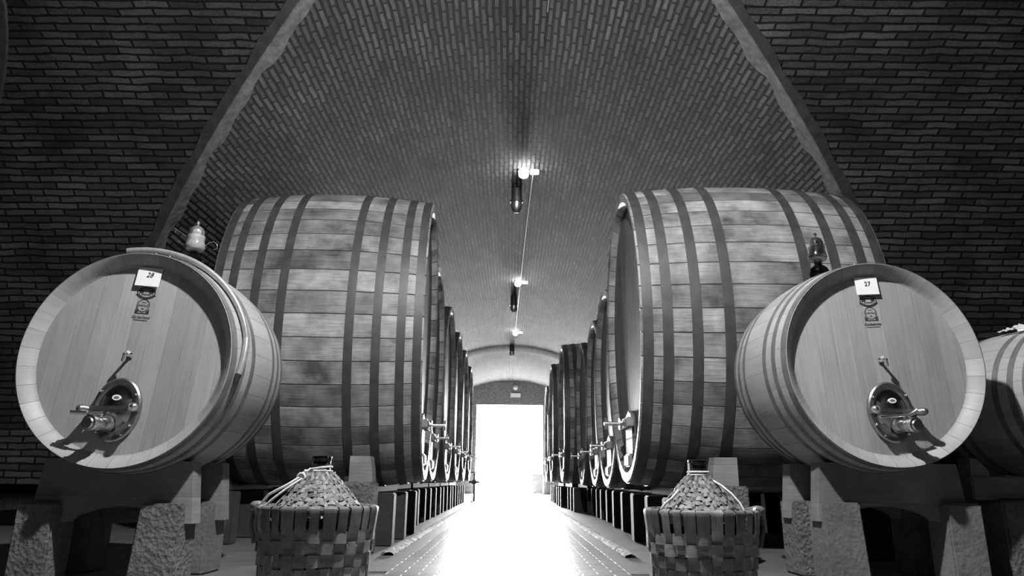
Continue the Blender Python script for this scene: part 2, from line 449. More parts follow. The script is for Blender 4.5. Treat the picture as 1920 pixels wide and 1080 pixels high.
def wine_barrel(loc, rotz, roll, number, label, valve_side, group, a=0.66):
    b = a; Ln = 0.86; bil = 1.055; rec = 0.07; seg = 112; zc = b * bil; h = Ln / 2; yf = -h + rec
    t = thing('wine_barrel', label, 'barrel', loc, rotz, group)
    X = Matrix.Translation((0, 0, zc)) @ Matrix.Rotation(roll, 4, 'Y')
    bm = new(); hull(bm, a, b, Ln, bil, 0.085, rec, 34, seg); obj('stave_body', bm, M['oak'], t, X)
    bm = new(); disc(bm, yf, a * 0.885, b * 0.885, seg, 0.118); obj('front_head', bm, M['oak_head'], t, X, smooth=0)
    bm = new(); disc(bm, -yf, a * 0.885, b * 0.885, seg, 0.118); obj('back_head', bm, M['oak_head'], t, X, smooth=0)
    for y0, y1 in ((-h + 0.004, -h + 0.055), (-h + 0.12, -h + 0.165), (-h + 0.235, -h + 0.28), (h - 0.28, h - 0.235), (h - 0.165, h - 0.12), (h - 0.055, h - 0.004)):
        bm = new(); hoop(bm, a, b, Ln, bil, y0, y1, 0.0022, seg); obj('hoop', bm, M['bright_hoop'], t, X)
    for an in (96, 88, 80):        # bright rivets where the front hoop overlaps
        bm = new(); ball(bm, (0, 0, 0), 0.007, 10)
        obj('rivet', bm, M['steel'], t, X @ Matrix.Translation(((a + 0.006) * math.cos(R(an)), -h + 0.03, (a + 0.006) * math.sin(R(an)))))
    if number is None: return t, X
    # numbered paper card under the chime
    bm = new(); box(bm, -0.078, 0.078, -0.0015, 0.0, -0.06, 0.06)
    Xp = X @ Matrix.Translation((0.0, yf - 0.016, 0.518)) @ Matrix.Rotation(R(-2), 4, 'X')
    card = obj('number_card', bm, M['paper'], t, Xp, smooth=0); card['label'] = 'white paper card printed %s' % number
    text('card_number', number, 0.044, M['ink'], card, Xp @ Matrix.Translation((0.006, -0.003, 0.012)), 0.25 if number == '28' else 0.0)
    # stencilled cooper's marks
    bm = new(); y = yf - 0.0012
    def ringf(cx, cz, ra, rb, w, n=40, a0=0, a1=360):
        p = [(math.cos(R(a0 + (a1 - a0) * k / n)), math.sin(R(a0 + (a1 - a0) * k / n))) for k in range(n + 1)]
        for k in range(n):
            bm.faces.new([bm.verts.new((cx + q[0] * (ra - d), y, cz + q[1] * (rb - d))) for q, d in ((p[k], 0), (p[k + 1], 0), (p[k + 1], w), (p[k], w))])
    def quad(x0, x1, z0, z1): bm.faces.new([bm.verts.new((xx, y, zz)) for xx, zz in ((x0, z0), (x1, z0), (x1, z1), (x0, z1))])
    cz = 0.418
    ringf(0, cz, 0.060, 0.036, 0.007); ringf(0, cz - 0.004, 0.046, 0.026, 0.003)
    quad(-0.045, -0.018, cz - 0.004, cz + 0.018); quad(0.018, 0.045, cz - 0.004, cz + 0.018); quad(-0.03, 0.03, cz - 0.014, cz - 0.009)
    ringf(0, cz, 0.066, 0.042, 0.004, 20, 200, 340); quad(-0.064, -0.05, cz - 0.02, cz - 0.012); quad(0.05, 0.064, cz - 0.02, cz - 0.012)
    for k in range(3): quad(-0.012 + k * 0.010, -0.006 + k * 0.010, cz + 0.018, cz + 0.022)
    cz = 0.335
    ringf(0, cz, 0.042, 0.042, 0.005); quad(-0.033, -0.029, cz - 0.011, cz + 0.011); quad(0.029, 0.033, cz - 0.011, cz + 0.011)
    quad(-0.016, 0.016, cz + 0.019, cz + 0.022); quad(-0.008, 0.008, cz - 0.024, cz - 0.018)
    for s in (-1, 1):
        bm.faces.new([bm.verts.new((s * xx, y, zz)) for xx, zz in ((0.022, cz - 0.040), (0.046, cz - 0.052), (0.044, cz - 0.018), (0.036, cz - 0.028))])
    quad(-0.044, 0.044, cz - 0.053, cz - 0.047); quad(-0.045, 0.05, cz - 0.096, cz - 0.092)
    em = obj('stencil_mark', bm, M['stencil'], t, X, smooth=0)
    text('stencil_lettering', 'NATALI', 0.019, M['stencil'], em, X @ Matrix.Translation((0, y - 0.0002, cz)), sx=0.8)
    text('stencil_lettering', 'Garbellotto', 0.026, M['stencil'], em, X @ Matrix.Translation((0, y - 0.0002, cz - 0.075)), 0.35, sx=0.95)
    # oval steel manhole
    mz = -0.315; XM = X @ Matrix.Translation((0.0, yf, mz))
    bm = new(); lathe(bm, [(0.004, 0.70), (-0.012, 0.72), (-0.026, 0.77), (-0.030, 0.83), (-0.026, 0.95), (-0.016, 1.0), (0.004, 1.0)], 0.150, 0.192, 64)
    fr = obj('manhole_frame', bm, M['dark_steel'], t, XM)
    bm = new(); lathe(bm, [(-0.008, 0.80), (-0.016, 0.76), (-0.020, 0.70), (-0.016, 0.66), (-0.030, 0.5), (-0.040, 0.3), (-0.044, 0.1), (-0.045, 0.002)], 0.150, 0.192, 64)
    obj('manhole_plate', bm, M['plate_steel'], t, XM, smooth=60)
    for an in (35, 145, 205, 235, 305, 330):
        bm = new(); cyl(bm, (0, 0.0, 0), (0, -0.012, 0), 0.009, seg=6); ball(bm, (0, -0.012, 0), 0.007, 10)
        obj('bolt', bm, M['steel'], fr, XM @ Matrix.Translation((0.135 * math.cos(R(an)), -0.026, 0.172 * math.sin(R(an)))))
    s = valve_side
    XC = XM @ Matrix.Rotation(-roll * 1.4, 4, 'Y')
    bm = new(); box(bm, -0.135, 0.135, -0.082, -0.064, -0.012, 0.016, 0.004)
    for q in (-1, 1): box(bm, q * 0.132 - 0.016, q * 0.132 + 0.016, -0.085, -0.02, -0.018, 0.022, 0.004)
    cb = obj('crossbar', bm, M['dark_steel'], t, XC)
    for q in (-1, 1):
        bm = new(); cyl(bm, (q * 0.13, -0.08, 0.0), (q * 0.155, -0.105, 0.002), 0.022, 0.026, 14); ball(bm, (q * 0.158, -0.108, 0.002), 0.024, 14)
        obj('clamp_knob', bm, M['dark_steel' if q == s else 'steel'], cb, XC)
    # ball valve pointing out of the plate
    bm = new(); p0 = Vector((s * 0.02, -0.03, -0.085)); d = Vector((s * 0.14, -0.98, -0.06)).normalized()
    prof = [(0.0, 0.050), (0.012, 0.050), (0.013, 0.034), (0.05, 0.034), (0.052, 0.042), (0.085, 0.042), (0.087, 0.037), (0.125, 0.037), (0.127, 0.046), (0.150, 0.046), (0.152, 0.034), (0.16, 0.030)]
    tube(bm, [p0 + d * q[0] for q in prof], [q[1] for q in prof], 28)
    va = obj('valve', bm, M['steel'], t, XM)
    bm = new(); q0 = p0 + d * 0.068
    cyl(bm, q0, q0 + Vector((0, 0, 0.058)), 0.010, seg=10)
    if s < 0: lv = [q0 + Vector(v) for v in ((0.012, 0, 0.054), (-0.07, -0.02, 0.052), (-0.072, -0.02, 0.052), (-0.165, -0.03, 0.046))]; lr = [0.009, 0.007, 0.012, 0.013]
    else: lv = [q0 + Vector(v) for v in ((-0.16, 0.0, 0.058), (-0.05, 0, 0.058), (0.03, -0.01, 0.062), (0.075, -0.02, 0.085))]; lr = [0.008, 0.007, 0.010, 0.016]
    tube(bm, lv, lr, 12)
    obj('valve_handle', bm, M['steel'], va, XM)
    # oval maker's sticker
    bm = new(); lathe(bm, [(-0.046, 0.002), (-0.046, 1.0), (-0.040, 1.0)], 0.027, 0.017, 28)
    st = obj('oval_sticker', bm, M['paper'], t, XM @ Matrix.Translation((0.004, 0.0, 0.062)) @ Matrix.Rotation(R(-10), 4, 'X'), smooth=0)
    bm = new()
    for q, w in ((0.006, 0.012), (0.0, 0.019), (-0.006, 0.013)): box(bm, -w, w, -0.0475, -0.0465, q - 0.0013, q + 0.0013)
    obj('sticker_print', bm, M['ink'], st, XM @ Matrix.Translation((0.004, 0.0, 0.062)) @ Matrix.Rotation(R(-10), 4, 'X'), smooth=0)
    # small sampling tap in the middle of the head
    bm = new(); cyl(bm, (0, yf + 0.005, 0.015), (0, yf - 0.075, 0.012), 0.010, 0.009, 14); cyl(bm, (0, yf, 0.015), (0, yf - 0.008, 0.015), 0.018, seg=16)
    cyl(bm, (-0.018 * s, yf - 0.07, 0.016), (0.030 * -s, yf - 0.08, 0.028), 0.010, 0.012, 14); cyl(bm, (0, yf - 0.07, 0.012), (0, yf - 0.074, -0.03), 0.008, seg=12)
    obj('sampling_tap', bm, M['steel'], t, X)
    return t, X

BG = 'pale oak barrels on stone stands'
wine_barrel((-2.329, 4.587, 0.596), R(-2.0), R(5.2), '28', 'pale oak barrel with white card 28 on its head and steel manhole', -1, BG)
wine_barrel((2.37, 4.82, 0.653), R(4.0), R(-3.6), '27', 'pale oak barrel with white card 27 on its head and steel manhole', 1, BG)
b3, X3 = wine_barrel((3.86, 5.12, 0.655), R(11.0), 0.0, None, 'smaller pale oak barrel cut by the right edge, beside the barrel with card 27', 1, BG, 0.50)
bm = new(); zlathe(bm, [(1.04, 0.0), (1.04, 0.035), (1.09, 0.032), (1.095, 0.03), (1.095, 0.0)], 20); obj('bung', bm, M['white_plastic'], b3)

# crumpled white cloth on that barrel
bm = new(); rnd = random.Random(4); rows = []
for i in range(13):
    row = []
    for j in range(13):
        u, v = i / 12 - 0.5, j / 12 - 0.5
        x = u * 0.24 + rnd.uniform(-0.012, 0.012); y = v * 0.26 + rnd.uniform(-0.012, 0.012)
        th = x / 0.53; zz = 0.53 * (math.cos(th) - 1) - 0.15 * y * y + 0.012 + abs(rnd.gauss(0, 0.012))
        row.append(bm.verts.new((x, y, zz)))
    rows.append(row)
for i in range(12):
    for j in range(12): bm.faces.new((rows[i][j], rows[i + 1][j], rows[i + 1][j + 1], rows[i][j + 1]))
bmesh.ops.solidify(bm, geom=bm.faces[:], thickness=0.006)
o = obj('cloth', bm, M['paper'], smooth=20); o.location = (3.74, 4.93, 0.655 + 1.045); o.rotation_euler = (R(2), R(-13), 0.15)
setp(o, 'crumpled white cloth lying on top of the barrel cut by the right edge', 'cloth')

# cradle stands of the pale barrels
def cradle_poly(r, zc, wt, wb, ztop, zlow, zarch, hook):
    p = [(-wb, zlow), (-wt, ztop)]
    amax = math.acos(min(1, (zc - ztop) / r)) if zc > ztop else PI / 2
    amax = min(amax, math.asin(min(1, (wt - 0.02) / r)))
    for i in range(25):
        q = -amax + 2 * amax * i / 24; p.append((r * math.sin(q), zc - r * math.cos(q)))
    p += [(wt, ztop), (wb, zlow), (wb - hook, zlow)]
    for i in range(21):
        u = 1 - 2 * i / 20; p.append((u * (wb - hook - 0.03), zlow + 0.03 + (zarch - zlow - 0.03) * (1 - u * u)))
    p += [(-wb + hook, zlow)]
    return p
def stone_leg(x_out, x_in_top, x_in_bot, y0, y1, ys0, ys1, ztop, zslot):
    """stone block, slotted across its top to take the cradle board; leans on its inner side"""
    bm = new(); L = uvl(bm)
    yz = [(y0, 0.0), (y1, 0.0), (y1, ztop), (ys1, ztop), (ys1, zslot), (ys0, zslot), (ys0, ztop), (y0, ztop)]
    def xi(z): return x_in_bot + (x_in_top - x_in_bot) * z / ztop
    A = [bm.verts.new((x_out, y, z)) for y, z in yz]; B = [bm.verts.new((xi(z), y, z)) for y, z in yz]
    bm.faces.new(A); bm.faces.new(B[::-1])
    for i in range(8): bm.faces.new((A[i], B[i], B[(i + 1) % 8], A[(i + 1) % 8]))
    bmesh.ops.bevel(bm, geom=bm.edges[:], offset=0.012, segments=2, affect='EDGES')
    return bm
def barrel_stand(loc, label, zc, zt, rot, side, rough, aisle):
    t = thing('barrel_stand', label, 'stand', loc, rot, 'stone and wood stands under the pale barrels')
    for yc in (-0.16, 0.25):
        bm = new(); po = cradle_poly(0.690, zc, 0.46, 0.50, zt, zt - 0.36, zt - 0.265, 0.15)
        po = [(x + side * 0.055 if abs(x) > 0.45 else x, z) for x, z in po]
        prism_y(bm, po, yc - 0.055, yc + 0.055)
        obj('cradle_board', bm, M['cradle'], t, smooth=25)
        for s in (-1, 1):
            inner = s * side < 0      # the leg on the aisle side is deeper
            xo, xi, xb = aisle if inner else (0.59, 0.355, 0.355)
            yf = yc - (0.13 if yc < 0 else 0.15)
            bm = stone_leg(s * xo, s * xi, s * xb, yf, yc + (0.12 if inner else 0.09), yc - 0.06, yc + 0.06, zt - 0.245, zt - 0.37)
            obj('stone_leg', bm, M['stone' if rough(yc, s) else 'smooth_stone'], t, smooth=25)
    return t
ZC = 0.66 * 1.055
barrel_stand((-2.329, 4.587, 0), 'stone and wood stand carrying the barrel with card 28', 0.596 + ZC, 0.685, R(-2), -1, lambda y, s: y < 0, (0.40, 0.155, 0.125))
barrel_stand((2.37, 4.82, 0), 'stone and wood stand carrying the barrel with card 27', 0.653 + ZC, 0.725, R(4), 1, lambda y, s: y > 0, (0.425, 0.205, 0.18))
t = thing('barrel_stand', 'dark beam stand under the smaller barrel cut by the right edge', 'stand', (3.86, 5.12, 0), R(3), 'stone and wood stands under the pale barrels')
for yc in (-0.22, 0.25):
    bm = new(); box(bm, -0.80, 0.85, yc - 0.07, yc + 0.07, 0.50, 0.655, 0.008); obj('beam', bm, M['cradle'], t, smooth=25)
    for x in (-0.52, 0.45):
        bm = new(); box(bm, x - 0.13, x + 0.13, yc - 0.12, yc + 0.12, 0, 0.50, 0.012); obj('stone_leg', bm, M['stone'], t, smooth=25)
    for s_ in (-1, 1):
        bm = new(); prism_y(bm, [(s_ * 0.17, 0.655), (s_ * 0.36, 0.655), (s_ * 0.36, 0.72), (s_ * 0.30, 0.735)], yc - 0.05, yc + 0.05); obj('chock', bm, M['cradle'], t, smooth=20)
bm = new(); prism_y(bm, [(-0.79, 0.655), (-0.66, 0.655), (-0.67, 0.70), (-0.73, 0.765), (-0.78, 0.77)], -0.28, -0.16); obj('end_block', bm, M['cradle'], t, smooth=20)

# big casks -------------------------------------------------------------------------------
def wine_cask(side, y, W, D, wid, Ln, label, z0, seg, detail, group):
    """side -1 left, +1 right; the head faces the aisle at x = side * W"""
    bil = 1.055; b = D / 2; a = wid / 2; rec = 0.075; h = Ln / 2; zc = b + z0
    t = thing('wine_cask', label, 'cask', (side * (W + h), y, 0), R(92.5 if D == 3.09 else 90) if side < 0 else R(-90), group)
    X = Matrix.Translation((0, 0, zc)); nst = 44
    bm = new(); hull(bm, a, b, Ln, bil, 0.062, rec, nst, seg, 0.12); obj('stave_body', bm, M['cask'], t, X)
    yf = -h + rec
    bm = new(); disc(bm, yf, a * 0.914, b * 0.914, seg, 0.16); obj('front_head', bm, M['cask_head'], t, X, smooth=0)
    bm = new(); disc(bm, -yf, a * 0.914, b * 0.914, seg, 0.16); obj('back_head', bm, M['cask_head'], t, X, smooth=0)
    k = Ln / 2.5
    hw = 0.10 * k
    for f in (0.02, 0.21, 0.49, 0.80):
        for s in (-1, 1):
            y0 = s * (h - f * k) ; y0, y1 = (y0, y0 + hw) if s < 0 else (y0 - hw, y0)
            y0 = max(y0, -h + 0.01); y1 = min(y1, h - 0.01)
            bm = new(); hoop(bm, a, b, Ln, bil, y0, y1, 0.005, seg)
            hp = obj('hoop', bm, M['hoop'], t, X)
            if detail and s * side < 9:
                an = R(62 + 18 * math.sin(f * 40 + s)) if side < 0 else R(118 - 18 * math.sin(f * 40 + s))
                ym = (y0 + y1) / 2; rr = hull_r(ym, Ln, bil)
                bm = new(); cyl(bm, (a * rr * math.cos(an), ym, b * rr * math.sin(an)), (a * (rr + 0.012) * math.cos(an), ym, b * (rr + 0.012) * math.sin(an)), hw * 0.48, hw * 0.42, 16)
                obj('hoop_joint', bm, M['hoop'], hp, X)
    # plank manhole with a wooden crossbar and a clamping screw
    mz = -b * 0.72; mw, mh = 0.19, 0.27
    bm = new()
    pl = [(-mw, -mh * 0.4), (-mw * 0.95, mh * 0.55), (-mw * 0.7, mh * 0.85), (0, mh), (mw * 0.7, mh * 0.85), (mw * 0.95, mh * 0.55), (mw, -mh * 0.4), (mw * 0.8, -mh * 0.62), (-mw * 0.8, -mh * 0.62)]
    prism_y(bm, [(x, z + mz) for x, z in pl], yf - 0.035, yf + 0.01, 3); obj('manhole_door', bm, M['cask_head'], t, X, smooth=0)
    bm = new(); box(bm, -0.26, 0.26, yf - 0.095, yf - 0.03, mz + 0.10, mz + 0.19, 0.008); cb = obj('crossbar', bm, M['light_wood'], t, X)
    bm = new(); cyl(bm, (0, yf - 0.09, mz + 0.145), (0, yf - 0.27, mz + 0.145), 0.020, seg=12); cyl(bm, (0, yf - 0.10, mz + 0.145), (0, yf - 0.125, mz + 0.145), 0.05, seg=16)
    cyl(bm, (0, yf - 0.255, mz + 0.09), (0, yf - 0.255, mz + 0.20), 0.016, seg=10)
    obj('clamp_screw', bm, M['steel'], cb, X)
    bm = new(); box(bm, -0.13, 0.13, yf - 0.07, yf - 0.001, -b * 0.90, -b * 0.90 + 0.12, 0.015); obj('sill_block', bm, M['light_wood'], t, X)
    return t, X, a, b, bil, Ln
GL = 'big oak casks along the left of the aisle'; GR = 'big oak casks along the right of the aisle'
LEFT = [(7.6, 0.90, 3.09, 2.05, 2.1), (9.9, 1.06, 3.05, 2.12, 2.45), (12.2, 1.06, 3.0, 2.12, 2.45), (14.5, 1.07, 3.02, 2.12, 2.4), (16.8, 1.08, 3.06, 2.12, 2.4), (19.1, 1.08, 3.03, 2.12, 2.4)]
RIGHT = [(6.81, 1.10, 2.88, 2.08, 2.2), (9.1, 1.22, 2.54, 2.0, 2.4), (11.2, 1.31, 2.60, 1.9, 2.4), (13.3, 1.32, 2.64, 1.9, 2.4), (15.4, 1.11, 2.95, 1.95, 2.4), (17.9, 1.02, 2.92, 2.05, 2.4), (21.3, 1.07, 2.8, 2.1, 2.4)]
ORD = ['nearest', 'second', 'third', 'fourth', 'fifth', 'sixth', 'farthest']
CK = {}
for side, rows in ((-1, LEFT), (1, RIGHT)):
    nm = 'left' if side < 0 else 'right'
    for i, (y, W, D, wid, Ln) in enumerate(rows):
        if i == 0: lab = 'nearest big dark-hooped oak cask, on the %s of the aisle behind card %s' % (nm, '28' if side < 0 else '27')
        elif i == len(rows) - 1: lab = 'oak cask closest to the bright doorway in the %s row of the aisle' % nm
        else: lab = '%s tall oak cask counted from the camera in the %s row of the aisle' % (ORD[i], nm)
        CK[(side, i)] = wine_cask(side, y, W, D, wid, Ln, lab, 0.585 - (0.05 if side > 0 and 0 < i < 4 else 0), 112 if i == 0 else 72, i < 2, GL if side < 0 else GR)

# white string tied to a hoop of each nearest cask; pale joint plate on the second left cask
def on_hull(c, ang, y, lift=0.012):
    t, X, a, b, bil, Ln = c; rr = hull_r(y, Ln, bil)
    n = Vector((math.cos(ang) * b, 0, math.sin(ang) * a)).normalized()
    return X @ (Vector((a * rr * math.cos(ang), y, b * rr * math.sin(ang))) + n * lift)
def string(c, pts, rad=0.006):
    bm = new()
    for seg_ in pts: tube(bm, [on_hull(c, R(q[0]), q[1], q[2] if len(q) > 2 else 0.016) for q in seg_], rad, 8)
    o = obj('string_bow', bm, M['rope'], c[0], smooth=60); o['label'] = 'white string tied around a hoop'
hl = 2.1 / 2; hr = 2.2 / 2
string(CK[(-1, 0)], [[(53, -hl + 0.17), (54, -hl + 0.23), (53.5, -hl + 0.33)], [(53.5, -hl + 0.24, .02), (52, -hl + 0.27, .03), (50.0, -hl + 0.31)], [(53.5, -hl + 0.24, .02), (52.5, -hl + 0.21, .03), (50.5, -hl + 0.19)], [(54, -hl + 0.24, .02), (54.8, -hl + 0.27, .03), (53, -hl + 0.16)]])
string(CK[(1, 0)], [[(121, -hr + 0.19), (121.5, -hr + 0.25), (121, -hr + 0.36)], [(121, -hr + 0.20, .02), (126, -hr + 0.16, .03), (129, -hr + 0.17, .03), (128, -hr + 0.23, .025), (121, -hr + 0.21, .02)], [(121, -hr + 0.22, .02), (128, -hr + 0.27), (134, -hr + 0.29)], [(124, -hr + 0.37), (127, -hr + 0.43), (127.5, -hr + 0.55)]], 0.007)
c = CK[(-1, 1)]; bm = new(); cyl(bm, (0, 0, -0.02), (0, 0, 0.03), 0.08, 0.07, 6)
p = on_hull(c, R(84), -2.45 / 2 + 0.08, 0.0); o = obj('hoop_clamp', bm, M['white_plastic'], c[0], Matrix.Translation(p), smooth=20); o['label'] = 'white clamp on the front hoop'

# stands of the big casks: saddle boards running along the aisle on rows of posts
def cask_stand(side, y, W, D, wid, Ln, label, z0, first):
    t = thing('cask_stand', label, 'stand', (side * (W + 0.22), y, 0), R(90) if side < 0 else R(-90), 'stands under the big casks')
    b = D / 2 * 1.042; a = wid / 2 * 1.042; zc = D / 2 + z0
    for row, yo in ((0, 0.0), (1, Ln - 0.62)):
        # saddle board outline in local x (along the aisle) and z
        w = wid / 2 * 0.97; pts = [(-w, 0.47), (-w, z0 + 0.03)]
        zt = pts[-1][1]
        for i in range(21):
            q = -1 + 2 * i / 20; x = q * (w - 0.22); zz = zc - b * math.sqrt(max(0, 1 - (x / a) ** 2))
            pts.append((x, min(zz, zt)))
        pts += [(w, zt), (w, 0.47)]
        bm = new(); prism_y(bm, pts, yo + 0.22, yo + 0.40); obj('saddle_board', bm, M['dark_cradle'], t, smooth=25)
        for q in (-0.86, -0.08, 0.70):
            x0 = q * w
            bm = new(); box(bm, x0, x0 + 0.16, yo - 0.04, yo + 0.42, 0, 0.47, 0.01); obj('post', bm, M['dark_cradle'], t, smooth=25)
    return t
for side, rows in ((-1, LEFT), (1, RIGHT)):
    nm = 'left' if side < 0 else 'right'
    for i, (y, W, D, wid, Ln) in enumerate(rows):
        if i == 0: lab = 'dark posts and saddle under the nearest big cask on the %s of the aisle' % nm
        elif i == len(rows) - 1: lab = 'posts and saddle under the cask closest to the doorway on the %s' % nm
        else: lab = 'row of posts under the %s big cask from the camera on the %s' % (ORD[i], nm)
        z0 = 0.585 - (0.05 if side > 0 and 0 < i < 4 else 0)
        cask_stand(side, y, W, D, wid, Ln, lab, z0, i == 0)

# stone piers with a wooden chock, standing behind the demijohns
def pier(loc, s, label):
    t = thing('stone_pier', label, 'pier', loc, 0, 'stone piers behind the demijohns')
    bm = new(); box(bm, -0.14, 0.14, -0.11, 0.11, 0, 0.57, 0.012); obj('stone_block', bm, M['stone'], t)
    bm = new(); prism_y(bm, [(s * -0.12, 0.57), (s * 0.08, 0.57), (s * 0.08, 0.78), (s * -0.09, 0.78), (s * -0.11, 0.68)] , -0.08, 0.08); obj('wooden_chock', bm, M['cradle'], t, smooth=20)
pier((-1.27, 6.1, 0), -1, 'stone pier with a wooden chock right behind the left demijohn')
pier((1.66, 5.55, 0), 1, 'stone pier with a wooden chock right behind the right demijohn')

# ------------------------------------------------------------------ hose and glass airlocks
bm = new(); pts = []; rad = []
X28 = Matrix.Translation((-2.329, 4.587, 0.596 + ZC)) @ Matrix.Rotation(R(-2), 4, 'Z')
n = 260
for i in range(n + 1):
    u = i / n; an = R(99 - 107 * u)
    y = -0.43 + 0.035 + 0.085 * math.sin(min(1, u * 1.25) * PI / 2) - max(0, u - 0.82) * 0.30
    rr = 0.66 * hull_r(y, 0.86, 1.055) + 0.024
    pts.append(X28 @ Vector((rr * math.cos(an), y, rr * math.sin(an)))); rad.append(0.019 + 0.0014 * (i % 2))
t = thing('hose', 'pale ribbed hose draped over the rim of the barrel with card 28', 'hose', (-2.27, 4.2, 1.9))
inv = Matrix.Translation((2.27, -4.2, -1.9))
e0, e1 = pts[-1], pts[-1] + (pts[-1] - pts[-6]).normalized() * 0.085
tube(bm, pts, rad, 10); obj('hose_tube', bm, M['hose'], t, inv)
bm = new(); tube(bm, [e0, e0.lerp(e1, 0.4), e1], [0.019, 0.015, 0.004], 10); obj('nozzle', bm, M['black'], t, inv)

def airlock(loc, label, cloudy):
    t = thing('glass_airlock', label, 'airlock', loc, 0, 'glass airlocks on the pale barrels')
    bm = new(); zlathe(bm, [(-0.03, 0.022), (0.0, 0.026), (0.01, 0.045), (0.035, 0.066), (0.065, 0.072), (0.095, 0.062), (0.115, 0.04), (0.125, 0.028), (0.15, 0.026)], 28)
    bmesh.ops.solidify(bm, geom=bm.faces[:], thickness=0.004); obj('bulb', bm, M['dark_glass'], t, smooth=60)
    bm = new(); zlathe(bm, [(0.15, 0.027), (0.155, 0.045), (0.165, 0.062), (0.185, 0.068), (0.205, 0.064), (0.235, 0.057), (0.265, 0.060)], 28)
    bmesh.ops.solidify(bm, geom=bm.faces[:], thickness=0.004); obj('cup', bm, M['cloudy' if cloudy else 'glass'], t, smooth=60)
    bm = new(); zlathe(bm, [(0.158, 0.001), (0.16, 0.043), (0.168, 0.058), (0.185, 0.062), (0.193, 0.061), (0.194, 0.001)], 28); obj('liquid', bm, M['frosted' if cloudy else 'glass'], t, smooth=40)
    bm = new(); zlathe(bm, [(0.20, 0.042), (0.24, 0.044), (0.27, 0.050), (0.30, 0.050), (0.32, 0.042), (0.335, 0.025), (0.342, 0.008), (0.35, 0.006), (0.356, 0.012), (0.366, 0.013), (0.374, 0.008), (0.377, 0.001)], 28)
    bmesh.ops.solidify(bm, geom=bm.faces[:], thickness=0.003); obj('bell_cap', bm, M['cloudy' if cloudy else 'glass'], t, smooth=60)
    return t
al = airlock((-2.22, 4.60, 0.596 + ZC * 2 - 0.03), 'glass airlock with cloudy liquid on top of the barrel with card 28', True)
airlock((2.25, 4.86, 0.653 + ZC * 2 - 0.03), 'clear glass airlock on top of the barrel with card 27', False)
bm = new()
tube(bm, [(-0.16, 0.0, 0.325), (-0.11, 0, 0.29), (-0.065, 0, 0.26), (-0.058, 0, 0.24)], 0.0016, 6); tube(bm, [(-0.125, 0, 0.23), (-0.09, 0, 0.205), (-0.066, 0, 0.19)], 0.0016, 6)
tube(bm, [(0.066, 0, 0.19), (0.10, 0, 0.22), (0.13, 0, 0.225), (0.155, 0, 0.20), (0.155, 0, 0.175), (0.135, 0, 0.165)], 0.0016, 6); tube(bm, [(-0.145, 0, 0.313), (-0.155, 0, 0.29)], 0.0014, 6)
o = obj('tie_wire', bm, M['hose'], al); o['label'] = 'thin pale wire ends sticking out sideways'

# ------------------------------------------------------------------ demijohns
def strip(bm, pts, nrm, wid, th, uid, L):
    """flat ribbon through pts; nrm(p) outward normals, wid vectors across"""
    rings = []; acc = 0.0; us = []
    for i, p in enumerate(pts):
        if i: acc += (Vector(p) - Vector(pts[i - 1])).length
        us.append(acc); w = wid[i]; n = nrm[i]
        rings.append([bm.verts.new(Vector(p) + w * q + n * (th * s)) for q, s in ((-1, 0), (1, 0), (1, 1), (-1, 1))])
    for i in range(len(pts) - 1):
        for k in range(4):
            f = bm.faces.new((rings[i][k], rings[i][(k + 1) % 4], rings[i + 1][(k + 1) % 4], rings[i + 1][k]))
            for l, (cc, vv) in zip(f.loops, ((0.2, us[i]), (0.8, us[i]), (0.8, us[i + 1]), (0.2, us[i + 1]))): l[L].uv = (uid + cc, vv)
    bm.faces.new(rings[0][::-1]); bm.faces.new(rings[-1])
